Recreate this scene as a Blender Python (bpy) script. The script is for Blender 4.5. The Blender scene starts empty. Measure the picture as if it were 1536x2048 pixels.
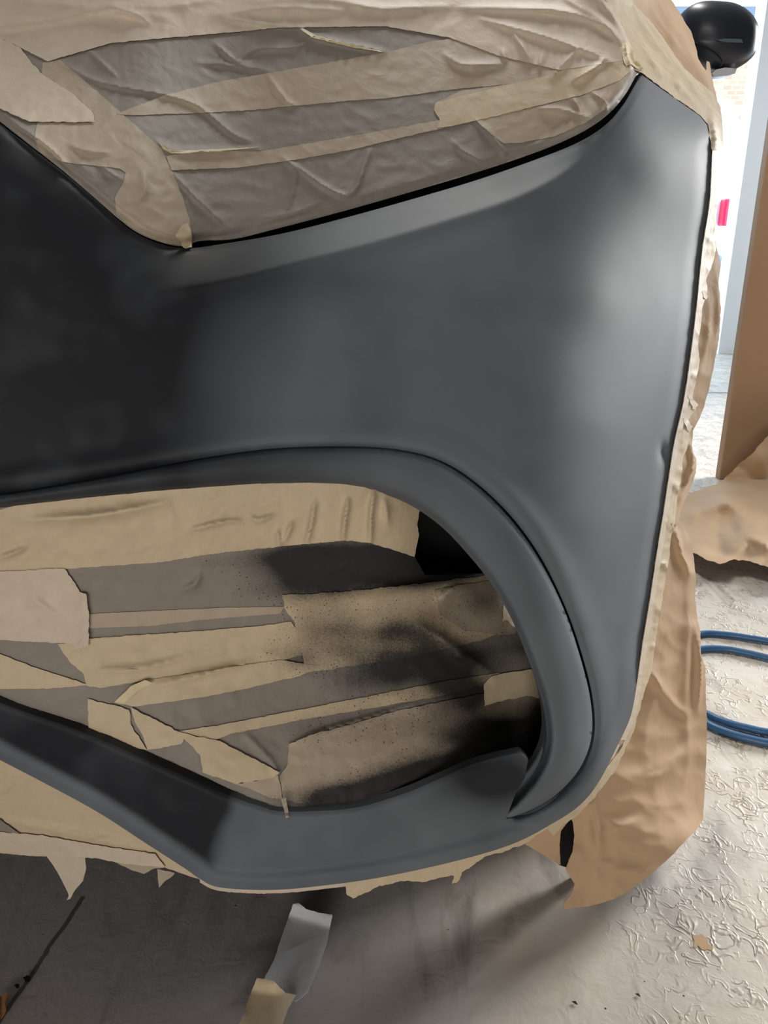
import bpy, bmesh, math, random
import numpy as np
from mathutils import Vector, noise
from mathutils.geometry import delaunay_2d_cdt
random.seed(7); rng = np.random.default_rng(7)
S = bpy.context.scene; COL = S.collection

# ------------------------------------------------------------------ camera
CH, PITCH, FPX = 0.82, math.radians(19), 1538.0
cp, sp = math.cos(PITCH), math.sin(PITCH)
cam = bpy.data.cameras.new('camera'); co = bpy.data.objects.new('camera', cam); COL.objects.link(co)
co.location = (0, 0, CH); co.rotation_euler = (math.pi/2-PITCH, 0, 0)
cam.sensor_fit = 'VERTICAL'; cam.sensor_height = 36; cam.lens = 36*FPX/2048; cam.clip_start = .01
S.camera = co
# ------------------------------------------------------------------ world, lamps, exposure
w = bpy.data.worlds.new('sky'); S.world = w; w.use_nodes = True
bg = w.node_tree.nodes['Background']; bg.inputs[0].default_value = (.64, .83, 1, 1); bg.inputs[1].default_value = 4.6
def area(name, loc, target, sx, sy, power, col):
    l = bpy.data.lights.new(name, 'AREA'); l.shape = 'RECTANGLE'; l.size = sx; l.size_y = sy; l.energy = power; l.color = col
    o = bpy.data.objects.new(name, l); COL.objects.link(o); o.location = loc
    o.rotation_euler = (Vector(target)-Vector(loc)).to_track_quat('-Z', 'Y').to_euler(); return o
area('side_door_daylight', (5.0, 4.3, 1.95), (.4, .7, .3), 1.6, 1.6, 420, (1, .965, .92))
area('front_fill_light', (-.5, -2.6, .85), (0, .7, .75), 2.0, 1.0, 43, (1, .95, .88))  # added fill from behind the camera, no window in that wall
area('overhead_fill_light', (.35, 2.0, 2.6), (.2, 1.0, .6), .3, 1.3, 36, (1, .97, .92))  # added overhead fill, rakes the tape wrinkles from above and behind
area('overhead_fill_light', (1.8, 4.6, 2.65), (2, 5, 0), 0.3, 1.2, 22, (.93, .97, 1))  # added fill to brighten the door post and far floor
S.view_settings.view_transform = 'Standard'; S.view_settings.look = 'None'
S.view_settings.gamma = 1; S.view_settings.use_curve_mapping = False
S.view_settings.exposure = 0.22
S.cycles.use_denoising = True; S.cycles.max_bounces = 6

# ------------------------------------------------------------------ helpers
def ray(u, v):
    a = (np.asarray(u, float)-768)/FPX; b = (np.asarray(v, float)-1024)/FPX
    return a, cp-b*sp, -sp-b*cp
def at(u, v, Y):
    a, dy, dz = ray(u, v); t = np.asarray(Y, float)/dy
    return np.stack([a*t, dy*t, CH+dz*t], -1)
def floor_at(u, v, z=0.0):
    a, dy, dz = ray(u, v); t = (z-CH)/dz
    return np.stack([a*t, dy*t, CH+dz*t], -1)
def floor_y(v):
    b = (np.asarray(v, float)-1024)/FPX; dz = -sp-b*cp
    return np.where(dz < -.02, -CH/np.minimum(dz, -.02)*(cp-b*sp), 50)

class RBF:
    def __init__(s, pts):
        P = np.array(pts, float); s.X = P[:, :2]/1000; y = P[:, 2]; n = len(P)
        K = s.k(s.X, s.X)+np.eye(n)*1e-4; A = np.hstack([np.ones((n, 1)), s.X])
        M = np.block([[K, A], [A.T, np.zeros((3, 3))]])
        s.w = np.linalg.solve(M, np.concatenate([y, np.zeros(3)]))
    def k(s, a, b):
        r2 = ((a[:, None]-b[None])**2).sum(-1)+1e-12; return .5*r2*np.log(r2)
    def __call__(s, u, v):
        X = np.stack([u, v], -1)/1000; return s.k(X, s.X)@s.w[:-3]+s.w[-3]+X@s.w[-2:]

def dist(u, v, line):
    """distance in the unwrapped sheet from points to a polyline, and arc position 0..1"""
    P = np.stack([u, v], -1); L = np.array(line, float); best = np.full(len(P), 1e9); arc = np.zeros(len(P))
    seg = np.linalg.norm(L[1:]-L[:-1], axis=1); cum = np.concatenate([[0], np.cumsum(seg)])
    for i in range(len(L)-1):
        d = L[i+1]-L[i]; t = np.clip(((P-L[i])@d)/max(d@d, 1e-9), 0, 1)
        q = np.linalg.norm(P-(L[i]+t[:, None]*d), axis=1); m = q < best
        best[m] = q[m]; arc[m] = ((cum[i]+t*seg[i])/cum[-1])[m]
    return best, arc
def inside(u, v, poly):
    c = np.zeros(len(u), bool); L = np.array(poly, float); n = len(L)
    for i in range(n):
        x1, y1 = L[i]; x2, y2 = L[(i+1) % n]
        if y1 == y2: continue
        m = ((y1 > v) != (y2 > v)) & (u < (x2-x1)*(v-y1)/(y2-y1)+x1); c ^= m
    return c
def sm(pts, n=6):
    """Catmull-Rom through the points"""
    P = [np.array(p, float) for p in pts]; P = [2*P[0]-P[1]]+P+[2*P[-1]-P[-2]]; out = []
    for i in range(1, len(P)-2):
        for k in range(n):
            t = k/n; a, b, c, d = P[i-1:i+3]
            out.append(tuple(.5*((2*b)+(c-a)*t+(2*a-5*b+4*c-d)*t*t+(3*b-a-3*c+d)*t**3)))
    out.append(tuple(P[-2])); return out
def step(x, a, b):
    t = np.clip((x-a)/(b-a), 0, 1); return t*t*(3-2*t)
def nz(P, sc, seed=0.0):
    return np.array([noise.noise(Vector((p[0]*sc[0]+seed, p[1]*sc[1]+seed*.7, seed))) for p in P])
def resample(poly, sp_, jit=0.0, seed=0.0):
    L = [np.array(p, float) for p in poly]; out = []
    for i in range(len(L)):
        a, b = L[i], L[(i+1) % len(L)]; d = np.linalg.norm(b-a)
        if d < .5: continue
        n = max(1, int(round(d/sp_)))
        for k in range(n):
            q = a+(b-a)*k/n
            if jit and 0 < k:
                nn = np.array([-(b-a)[1], (b-a)[0]])/d
                q = q+nn*jit*(noise.noise(Vector((q[0]*.09, q[1]*.09, seed)))+.6*noise.noise(Vector((q[0]*.3, q[1]*.3, seed+3))))
            out.append(q)
    return np.array(out)

def finish(name, me, mat, parent):
    me.materials.append(mat); o = bpy.data.objects.new(name, me); COL.objects.link(o)
    if parent is not None:
        o.parent = parent; me.transform(__import__('mathutils').Matrix.Translation(-parent.location))
    return o
def sheet(name, poly, depth, mat, parent=None, sp_=9, thick=.0004, lift=0.0, jit=0.0, holes=(), attrs=None, seed=0.0, pos=None):
    """triangulated sheet with real depth and thickness; depth(u,v)->world y"""
    bnd = [resample(poly, sp_, jit, seed)]+[resample(h, sp_, 0, seed) for h in holes]
    allb = np.vstack(bnd); lo, hi = bnd[0].min(0), bnd[0].max(0)
    g = []; row = 0; y = lo[1]
    while y < hi[1]:
        xs = np.arange(lo[0]+(row % 2)*sp_/2, hi[0], sp_); g.append(np.stack([xs, np.full(len(xs), y)], -1)); y += sp_*.866; row += 1
    g = np.vstack(g) if g else np.zeros((0, 2))
    m = inside(g[:, 0], g[:, 1], bnd[0])
    for h in bnd[1:]: m &= ~inside(g[:, 0], g[:, 1], h)
    g = g[m]
    if len(g):
        keep = np.ones(len(g), bool)
        for c in range(0, len(g), 2000):
            d2 = ((g[c:c+2000, None]-allb[None])**2).sum(-1).min(1); keep[c:c+2000] = d2 > (.55*sp_)**2
        g = g[keep]
    V = np.vstack([allb, g]); E = []; k = 0
    for b in bnd:
        n = len(b); E += [(k+i, k+(i+1) % n) for i in range(n)]; k += n
    vs, _, fs, *_ = delaunay_2d_cdt([Vector(p) for p in V], E, [], 0, 1e-4)
    UV = np.array([(p[0], p[1]) for p in vs]); F = np.array([f[:] for f in fs if len(f) == 3])
    C = UV[F].mean(1); m = inside(C[:, 0], C[:, 1], bnd[0])
    for h in bnd[1:]: m &= ~inside(C[:, 0], C[:, 1], h)
    F = F[m]
    u, v = UV[:, 0], UV[:, 1]
    if pos is not None: P = pos(u, v)
    else: P = at(u, v, depth(u, v)-lift)
    Q = UV[F]; ar = (Q[:, 1, 0]-Q[:, 0, 0])*(Q[:, 2, 1]-Q[:, 0, 1])-(Q[:, 1, 1]-Q[:, 0, 1])*(Q[:, 2, 0]-Q[:, 0, 0])
    F[ar > 0] = F[ar > 0][:, ::-1]
    # vertex normals for the thickness
    N = np.zeros_like(P); fn = np.cross(P[F[:, 1]]-P[F[:, 0]], P[F[:, 2]]-P[F[:, 0]])
    for i in range(3): np.add.at(N, F[:, i], fn)
    N /= np.maximum(np.linalg.norm(N, axis=1, keepdims=True), 1e-12)
    if thick > .005: B = P+np.array([0, thick, 0])
    else: B = P-N*thick
    n = len(P); ed = {}
    for f in F:
        for a, b in ((f[0], f[1]), (f[1], f[2]), (f[2], f[0])):
            if (b, a) in ed: del ed[(b, a)]
            else: ed[(a, b)] = 1
    W = [(b, a, a+n, b+n) for a, b in ed]
    faces = [tuple(map(int, f)) for f in F]+[tuple(int(x)+n for x in f[::-1]) for f in F]+[tuple(map(int, x)) for x in W]
    me = bpy.data.meshes.new(name); me.from_pydata(np.vstack([P, B]).tolist(), [], faces); me.update()
    me.polygons.foreach_set('use_smooth', [True]*len(me.polygons))
    es = {(min(a, b), max(a, b)) for a, b in ed}; es |= {(a+n, b+n) for a, b in es}
    sh = me.attributes.new('sharp_edge', 'BOOLEAN', 'EDGE')
    sh.data.foreach_set('value', [(min(e.vertices[0], e.vertices[1]), max(e.vertices[0], e.vertices[1])) in es for e in me.edges])
    for an, fn_ in (attrs or {}).items():
        A = me.attributes.new(an, 'FLOAT', 'POINT'); val = fn_(u, v); A.data.foreach_set('value', np.concatenate([val, val]).astype(np.float32))
    return finish(name, me, mat, parent)
def thing(name, label, cat, loc=(0, 0, 0), group=None):
    o = bpy.data.objects.new(name, None); o.empty_display_size = .05; COL.objects.link(o); o.location = loc
    o['label'] = label; o['category'] = cat
    if group: o['group'] = group
    return o
def tag(o, label, cat, group=None):
    o['label'] = label; o['category'] = cat
    if group: o['group'] = group
    return o
def bm_obj(name, bm, mat, parent=None, smooth=False):
    me = bpy.data.meshes.new(name); bm.to_mesh(me); bm.free()
    if smooth: me.polygons.foreach_set('use_smooth', [True]*len(me.polygons))
    return finish(name, me, mat, parent)
def box_bm(bm, x0, x1, y0, y1, z0, z1):
    r = bmesh.ops.create_cube(bm, size=1); 
    for q in r['verts']: q.co = ((x0+x1)/2+q.co.x*(x1-x0), (y0+y1)/2+q.co.y*(y1-y0), (z0+z1)/2+q.co.z*(z1-z0))
def box(name, x0, x1, y0, y1, z0, z1, mat, parent=None, bev=0):
    bm = bmesh.new(); box_bm(bm, x0, x1, y0, y1, z0, z1)
    if bev: bmesh.ops.bevel(bm, geom=bm.edges[:]+bm.verts[:], offset=bev, segments=3, affect='EDGES', profile=.5)
    return bm_obj(name, bm, mat, parent)
def tube(name, pts, r, mat, parent=None, seg=12):
    P = np.array(pts, float); n = len(P); T = np.gradient(P, axis=0); T /= np.linalg.norm(T, axis=1, keepdims=True)
    V = []; F = []
    for i in range(n):
        s = np.cross(T[i], (0, 0, 1)); s /= max(np.linalg.norm(s), 1e-6); q = np.cross(s, T[i])
        for k in range(seg):
            a = 2*math.pi*k/seg; V.append(P[i]+r*(math.cos(a)*s+math.sin(a)*q))
    for i in range(n-1):
        for k in range(seg):
            k2 = (k+1) % seg; F.append((i*seg+k, i*seg+k2, (i+1)*seg+k2, (i+1)*seg+k))
    F += [tuple(range(seg))[::-1], tuple((n-1)*seg+k for k in range(seg))]
    me = bpy.data.meshes.new(name); me.from_pydata([tuple(p) for p in V], [], F); me.update()
    me.polygons.foreach_set('use_smooth', [True]*len(me.polygons)); return finish(name, me, mat, parent)

# ------------------------------------------------------------------ materials
class N:
    def __init__(s, name):
        s.m = bpy.data.materials.new(name); s.m.use_nodes = True; s.t = s.m.node_tree; s.b = s.t.nodes['Principled BSDF']
        tc = s.t.nodes.new('ShaderNodeTexCoord'); s.co = tc.outputs['Object']
    def n(s, ty, **k):
        o = s.t.nodes.new(ty)
        for a, b in k.items(): setattr(o, a, b)
        return o
    def link(s, a, b): s.t.links.new(a, b)
    def map(s, scale=(1, 1, 1), rot=(0, 0, 0)):
        m = s.n('ShaderNodeMapping'); m.inputs['Scale'].default_value = scale; m.inputs['Rotation'].default_value = rot
        s.link(s.co, m.inputs[0]); return m.outputs[0]
    def noise(s, sc, det=4, rough=.55, dist=0, vec=None):
        o = s.n('ShaderNodeTexNoise'); o.inputs['Scale'].default_value = sc; o.inputs['Detail'].default_value = det
        o.inputs['Roughness'].default_value = rough; o.inputs['Distortion'].default_value = dist
        s.link(vec or s.co, o.inputs['Vector']); return o.outputs['Fac']
    def ramp(s, f, stops):
        o = s.n('ShaderNodeValToRGB'); e = o.color_ramp.elements
        while len(e) < len(stops): e.new(.5)
        for i, (p, c) in enumerate(stops): e[i].position = p; e[i].color = (*c, 1) if len(c) == 3 else c
        s.link(f, o.inputs[0]); return o.outputs[0]
    def mix(s, f, a, b, mode='MIX'):
        o = s.n('ShaderNodeMix', data_type='RGBA', blend_type=mode)
        for x, i in ((f, 0), (a, 6), (b, 7)):
            if hasattr(x, 'links'): s.link(x, o.inputs[i])
            else: o.inputs[i].default_value = x if i == 0 else (*x, 1)
        return o.outputs[2]
    def math(s, op, a, b=0.0):
        o = s.n('ShaderNodeMath', operation=op)
        for i, x in enumerate((a, b)):
            if hasattr(x, 'links'): s.link(x, o.inputs[i])
            else: o.inputs[i].default_value = x
        return o.outputs[0]
    def attr(s, name):
        o = s.n('ShaderNodeAttribute', attribute_name=name); return o.outputs['Fac']
    def bump(s, h, d=.001, st=1.0):
        o = s.n('ShaderNodeBump'); o.inputs['Distance'].default_value = d; o.inputs['Strength'].default_value = st
        s.link(h, o.inputs['Height']); s.link(o.outputs[0], s.b.inputs['Normal'])
    def set(s, col=None, rough=None, spec=None, metal=None):
        if col is not None:
            if hasattr(col, 'links'): s.link(col, s.b.inputs['Base Color'])
            else: s.b.inputs['Base Color'].default_value = (*col, 1)
        if rough is not None:
            if hasattr(rough, 'links'): s.link(rough, s.b.inputs['Roughness'])
            else: s.b.inputs['Roughness'].default_value = rough
        if spec is not None: s.b.inputs['Specular IOR Level'].default_value = spec
        if metal is not None: s.b.inputs['Metallic'].default_value = metal
        return s
def plain(name, col, rough=.6, spec=.5, metal=0):
    return N(name).set(col, rough, spec, metal).m

def tape_mat(name, c0, c1, spray=True, wr=.0006, spec=.35):
    k = N(name); base = k.mix(k.noise(14, 5, .6), c0, c1); base = k.mix(k.ramp(k.noise(75, 4, .7), [(.38, (0, 0, 0)), (.68, (.6, .6, .6))]), base, tuple(x*.78 for x in c0))
    fine = k.noise(420, 3, .6); base = k.mix(k.math('MULTIPLY', fine, .35), base, tuple(x*.72 for x in c0))
    if spray:
        sp_ = k.attr('spray'); sc = k.noise(650, 3, .8)
        f = k.ramp(k.math('ADD', sp_, k.math('MULTIPLY', k.math('SUBTRACT', sc, .5), .9)), [(.12, (0, 0, 0)), (.95, (.97, .97, .97))])
        f = k.math('MULTIPLY', f, k.ramp(sp_, [(.03, (0, 0, 0)), (.14, (1, 1, 1))]))
        vo = k.n('ShaderNodeTexVoronoi'); vo.inputs['Scale'].default_value = 230; k.link(k.co, vo.inputs['Vector'])
        dots = k.math('MULTIPLY', k.math('LESS_THAN', vo.outputs['Distance'], .17), k.ramp(sp_, [(.06, (0, 0, 0)), (.2, (1, 1, 1))]))
        dots = k.math('MULTIPLY', dots, k.math('GREATER_THAN', k.noise(60, 2), .47))
        base = k.mix(k.math('MAXIMUM', f, k.math('MULTIPLY', dots, .85)), base, (.012, .012, .014))
    k.set(base, .62, spec)
    h = k.math('ADD', k.math('MULTIPLY', k.noise(30, 4, .55, .8), 1.0), k.math('MULTIPLY', k.noise(900, 2), .08))
    k.bump(h, wr*4, .55); return k.m
CREAM = tape_mat('cream_masking_tape', (.66, .53, .36), (.56, .45, .31))
PALE = tape_mat('pale_masking_tape', (.69, .58, .46), (.60, .50, .40))
GREYT = tape_mat('grey_translucent_tape', (.30, .262, .225), (.235, .207, .18))
MIDT = tape_mat('tan_translucent_tape', (.50, .41, .31), (.42, .34, .255))
YEL = tape_mat('yellow_tape_edge', (.74, .62, .38), (.66, .56, .36))
def paper_mat(name, c0, c1):
    k = N(name); k.set(k.mix(k.noise(9, 4), c0, c1), .68, .22)
    k.bump(k.math('ADD', k.noise(16, 3, .5, .6), k.math('MULTIPLY', k.noise(500, 2), .03)), .004, .5); return k.m
BROWN = paper_mat('brown_masking_paper', (.54, .37, .23), (.46, .31, .185))
def paint():
    k = N('sanded_dark_primer'); sc = k.attr('scuff_shade')
    st = k.noise(60, 5, .7, 0, k.map((1.2, 3, 14), (0, .35, 0))); st2 = k.noise(5, 4, .6)
    c = k.mix(sc, (.012, .0135, .018), (.120, .136, .156)); c = k.mix(k.math('MULTIPLY', k.math('MULTIPLY', st, st2), k.math('MULTIPLY', sc, .6)), c, (.18, .19, .20))
    r = k.math('ADD', .56, k.math('MULTIPLY', st2, .16)); k.set(c, r, .30)
    k.bump(k.noise(260, 4, .7, 0, k.map((1, 2, 10), (0, .4, 0))), .0002, .35); return k.m
PAINT = paint()
BLACK = plain('black_plastic', (.006, .006, .007), .55, .3)
RUB = plain('black_rubber', (.012, .012, .013), .8, .2)
def floor_mat():
    k = N('painted_concrete_floor')
    big = k.noise(1.3, 5, .6); mid = k.noise(9, 6, .65, .5)
    c = k.mix(k.ramp(mid, [(.38, (0, 0, 0)), (.62, (1, 1, 1))]), (.62, .53, .42), (.74, .69, .61))
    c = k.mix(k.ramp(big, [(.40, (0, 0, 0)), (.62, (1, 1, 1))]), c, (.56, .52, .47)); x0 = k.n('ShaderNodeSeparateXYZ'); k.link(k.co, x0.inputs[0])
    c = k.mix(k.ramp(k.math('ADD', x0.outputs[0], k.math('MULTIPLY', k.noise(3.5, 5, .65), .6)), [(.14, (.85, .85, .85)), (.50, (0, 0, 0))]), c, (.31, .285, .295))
    rid = k.noise(46, 2, .5, .7, k.map((1, .75, 1), (0, 0, .5))); line = k.math('SUBTRACT', 1, k.math('MULTIPLY', k.math('ABSOLUTE', k.math('SUBTRACT', rid, .5)), 17)); line = k.math('MAXIMUM', line, 0)
    line = k.math('MULTIPLY', line, k.ramp(k.noise(17, 3, .6), [(.42, (0, 0, 0)), (.58, (1, 1, 1))]))
    x = k.n('ShaderNodeSeparateXYZ'); k.link(k.co, x.inputs[0])
    area_ = k.ramp(k.math('ADD', x.outputs[0], k.math('MULTIPLY', k.noise(4, 3), .5)), [(.52, (0, 0, 0)), (.78, (1, 1, 1))])
    line = k.math('MULTIPLY', line, area_)
    c = k.mix(k.math('MULTIPLY', line, k.math('MULTIPLY', k.noise(12, 3), 1.2)), c, (.26, .17, .09))
    smear = k.noise(7, 5, .65, 1.2, k.map((1.6, .55, 1), (0, 0, .6)))
    c = k.mix(k.ramp(smear, [(.52, (0, 0, 0)), (.72, (.55, .55, .55))]), c, (.15, .12, .105))
    vo = k.n('ShaderNodeTexVoronoi'); vo.inputs['Scale'].default_value = 26; k.link(k.co, vo.inputs['Vector'])
    c = k.mix(k.math('LESS_THAN', vo.outputs['Distance'], .035), c, (.05, .04, .03))
    st = k.math('SUBTRACT', k.noise(2.6, 3), .0); c = k.mix(k.ramp(st, [(.66, (0, 0, 0)), (.75, (.5, .5, .5))]), c, (.5, .28, .10))
    k.set(c, k.math('ADD', .38, k.math('MULTIPLY', mid, .25)), .45)
    h = k.math('ADD', k.math('MULTIPLY', line, .7), k.math('ADD', k.math('MULTIPLY', k.noise(45, 4, .6, 1), .35), k.math('MULTIPLY', mid, .5)))
    k.bump(h, .004, .6); return k.m
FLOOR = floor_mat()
WALL = plain('painted_wall', (.24, .235, .225), .8); CEIL = plain('ceiling_board', (.3, .295, .285), .9)
WHITE = plain('white_gloss_paint', (.85, .88, .9), .3)

# ------------------------------------------------------------------ the setting
def struct(o): o['kind'] = 'structure'; return o
DY = 6.4
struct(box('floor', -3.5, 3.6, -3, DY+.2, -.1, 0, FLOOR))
struct(box('ground', -12, 14, DY+.2, 22, -.14, -.04, plain('outside_concrete', (.55, .6, .66), .8)))
struct(box('ceiling', -3.5, 3.6, -3, DY+.2, 2.75, 2.85, CEIL))
struct(box('wall_left', -3.5, -3.4, -3, DY+.2, 0, 2.75, WALL))
bm = bmesh.new(); box_bm(bm, 3.5, 3.6, -3, 2.5, 0, 2.75); box_bm(bm, 3.5, 3.6, 4.1, DY+.2, 0, 2.75); box_bm(bm, 3.5, 3.6, 2.5, 4.1, 2.35, 2.75)
struct(bm_obj('wall_right', bm, WALL))
struct(box('wall_front', -3.4, 3.5, -3, -2.9, 0, 2.75, plain('dark_wall', (.16, .155, .15), .8)))
bm = bmesh.new(); box_bm(bm, -3.4, -2.6, DY, DY+.2, 0, 2.75); box_bm(bm, 2.88, 3.5, DY, DY+.2, 0, 2.75); box_bm(bm, -2.6, 2.88, DY, DY+.2, 2.66, 2.75)
struct(bm_obj('wall_back', bm, plain('blue_grey_wall', (.25, .31, .42), .7)))
bm = bmesh.new(); box_bm(bm, 2.72, 2.86, DY-.06, DY+.12, 0, 2.66); box_bm(bm, 2.86, 2.885, DY-.10, DY, 0, 2.66)
struct(bm_obj('trim_1', bm, WHITE))
struct(box('trim_2', -2.6, 3.1, DY-.02, DY+.2, -.02, .004, plain('door_sill', (.35, .42, .45), .5)))
struct(box('trim_3', -3.4, 3.5, 4.55, 4.575, -.01, .001, plain('floor_joint', (.12, .2, .2), .8)))

# ------------------------------------------------------------------ car surface (front corner of the car)
D = RBF([(-500,-60,.93),(-500,240,.70),(-500,500,.60),(-500,900,.56),(-500,1100,.56),(-500,1500,.60),(-500,1800,.66),
 (0,-60,.93),(0,100,.84),(0,240,.70),(0,400,.655),(0,620,.63),(0,850,.60),(0,1000,.585),(0,1200,.585),(0,1420,.60),(0,1540,.62),(0,1720,.66),
 (380,-60,.97),(380,150,.86),(380,490,.715),(380,700,.665),(350,900,.62),(400,1000,.605),(400,1250,.60),(400,1560,.59),(400,1750,.605),
 (700,-60,1.02),(700,150,.905),(700,420,.785),(700,620,.715),(700,880,.655),(700,1000,.64),(700,1300,.63),(700,1620,.61),(700,1770,.615),
 (1000,-60,1.12),(1000,150,.97),(1000,330,.875),(1000,520,.79),(1000,750,.73),(1000,960,.70),(1000,1200,.68),(1000,1500,.655),(1000,1690,.66),
 (1280,-60,1.25),(1280,150,1.03),(1240,350,.92),(1200,600,.83),(1200,850,.79),(1180,1050,.765),(1170,1300,.745),(1170,1500,.725),(1150,1620,.715),
 (1345,-20,1.45),(1430,190,1.20),(1415,250,1.10),(1405,500,1.04),(1383,700,.99),(1348,900,.94),(1315,1100,.89),(1283,1300,.84),(1245,1480,.79)])
GAP = sm([(-60,205),(0,252),(60,298),(130,352),(200,412),(240,448),(280,474),(330,492),(380,496),(430,490),(560,468),(700,433),(850,391),(960,358),(1080,316),(1160,283),(1215,248),(1250,208),(1275,166),(1284,150)])
CREASE = sm([(250,600),(330,582),(450,558),(600,520),(750,482),(900,438),(1030,396),(1120,352),(1180,305),(1230,262)])
GROOVE = sm([(-500,1040),(-200,1012),(0,988),(200,955),(400,917),(550,897),(700,893),(800,900),(880,921),(950,964),(1020,1030),(1080,1112),(1130,1212),(1165,1312),(1186,1400),(1188,1475),(1165,1540),(1120,1590),(1075,1620),(1030,1636)])
RIM = sm([(-200,1400),(0,1500),(100,1556),(200,1610),(300,1673),(370,1715),(420,1735),(540,1747),(640,1740),(780,1718),(900,1690),(1010,1655),(1090,1615),(1150,1568),(1200,1508),(1240,1430),(1268,1340),(1290,1200),(1312,1080),(1335,940),(1365,740),(1385,600),(1398,450),(1404,330),(1402,262)])
RB = sm([(1424,300),(1420,400),(1405,500),(1395,600),(1383,700),(1368,800),(1350,880),(1340,940),(1328,1020),(1315,1100),(1300,1200),(1285,1290),(1275,1360),(1262,1430),(1240,1480),(1200,1560),(1160,1610),(1100,1650),(1020,1690),(900,1725),(760,1755),(640,1772),(540,1780),(440,1775),(400,1758),(370,1737),(300,1692),(200,1627),(100,1572),(0,1520),(-200,1415),(-500,1270)])
OUT = [(-500,-60)] ; OUT = sm([(-500,-120),(-300,30),(-150,140),(-60,205)])[:-1]+GAP+[(1340,190),(1400,232),(1414,250)]+RB
LOWTOP = sm([(-500,1190),(-200,1315),(0,1405),(150,1458),(300,1522),(450,1588),(520,1612),(570,1623),(700,1617),(800,1590),(880,1557),(950,1527),(1040,1505)])
HOLE = GROOVE+[(1012,1638),(1030,1590),(1050,1555),(1056,1520)]+LOWTOP[::-1]
HOLE = [(-440 if p[0] < -440 else p[0], p[1]) for p in HOLE]
def crease_side(u, v):
    """signed distance above the crease (towards the headlight)"""
    d, a = dist(u, v, CREASE); L = np.array(CREASE)
    cv = np.interp(u, L[:, 0], L[:, 1]); return np.where(v < cv, d, -d), (u-250)/980
def flange(u, v):
    s, a = crease_side(u, v)
    return .00055*np.clip(s, 0, 85)*step(a, 0.0, .28)*(1-step(a, .86, 1.03))
def bumper_off(u, v):
    s, a = crease_side(u, v)
    fade = step(a, 0.0, .22)*(1-step(a, .80, 1.0))
    off = flange(u, v)
    off += -.006*np.exp(-(s/16)**2)*fade*.5
    dg, _ = dist(u, v, GAP); off += .005*(1-step(dg, 0, 10))
    dh, _ = dist(u, v, GROOVE); off += .006*(1-step(dh, 0, 9))-.004*np.exp(-((dh-26)/22)**2)*(v < 1650)
    dl, _ = dist(u, v, LOWTOP); off += .004*(1-step(dl, 0, 10))
    dr, _ = dist(u, v, RIM); L = np.array(RIM); db, _ = dist(u, v, RB)
    tot = np.maximum(dr+db, 1); f = np.clip(db/tot, 0, 1)
    low = step(v, 1250, 1500); off += low*(-.008*(1-step(db, 14, 44)))
    off += (1-low)*.009*(1-step(db, 0, 34))*step(u, 1150, 1250)
    d0 = np.hypot((u-1325)/9, (v-903)/24); off += .016*np.exp(-d0**2*1.6)
    # left facet below the headlight corner
    # long shallow hollow through the middle of the corner
    off += .012*np.exp(-((u-1120)/170)**2-((v-560)/230)**2)
    return off
def scuff_shade(u, v):
    P = np.stack([u, v], -1); n1 = nz(P, (.006, .006), 3); n2 = nz(P, (.02, .02), 9)
    edge = 420-(v-650)*.28+90*n1+25*n2
    s = step(u-edge, -70, 240)
    s = np.where(v > 1480, step(u-(455-(v-1640)*.35+14*n2), -22, 22)*.85, s)
    s = np.maximum(s, .9*(1-step(dist(u, v, RB)[0], 25, 42))*(v > 1450))
    blob = lambda x, y, a, b, k: k*np.exp(-((u-x)/a)**2-((v-y)/b)**2)
    s = s-blob(1180, 640, 120, 60, .3)-blob(820, 1000, 80, 30, .15)+.26*n1+.10*n2-blob(600,560,120,60,.35)-blob(1000,1560,130,60,1.0)  # last patch paints overspray and shadow onto the inner arm end
    return np.clip(s, 0, 1)
def Dc(u, v): return D(u, v)+bumper_off(u, v)

car = thing('car', 'dark grey car front corner with sanded bumper, headlight and wheel arch masked for spraying', 'car', (-.4, 2.4, 0))
sheet('front_bumper', OUT, Dc, PAINT, car, sp_=7, thick=.010, holes=[HOLE], attrs={'scuff_shade': scuff_shade})
# blade trim round the air intake
BIN = sm([(-500,1068),(-200,1040),(0,1021),(200,999),(400,981),(550,972),(680,975),(760,987),(820,1010),(880,1051),(930,1102),(980,1164),(1020,1232),(1050,1302),(1075,1372),(1090,1432),(1092,1490),(1075,1540),(1040,1585),(1008,1618)])
BOUT = sm([(-500,1044),(-200,1016),(0,992),(200,959),(400,921),(550,901),(700,897),(800,904),(878,925),(947,968),(1016,1034),(1076,1115),(1126,1214),(1160,1313),(1181,1400),(1183,1473),(1160,1536),(1116,1586),(1070,1616),(1012,1638)])
BLADE = BOUT+[(1004,1632)]+BIN[::-1]
BMID = [((a[0]+b[0])/2, (a[1]+b[1])/2) for a, b in zip([BOUT[int(i*(len(BOUT)-1)/40)] for i in range(41)], [BIN[int(i*(len(BIN)-1)/40)] for i in range(41)])]
def blade_d(u, v):
    do, _ = dist(u, v, BOUT); di, _ = dist(u, v, BIN); w_ = np.maximum(do+di, 1)
    t = do/w_
    return D(u, v)-.004+.004*(1-step(do, 0, 9))+.016*(1-step(di, 0, 15))+.012*t**2-.004*np.sin(np.pi*np.clip(t, 0, 1))*step(w_, 15, 60)
def blade_scuff(u, v): return np.clip(.15+.75*step(u, 420, 900)+.15*nz(np.stack([u, v], -1), (.01, .01), 5), 0, 1)
sheet('intake_trim', BLADE, blade_d, PAINT, car, sp_=6, thick=.028, attrs={'scuff_shade': blade_scuff})
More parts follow.
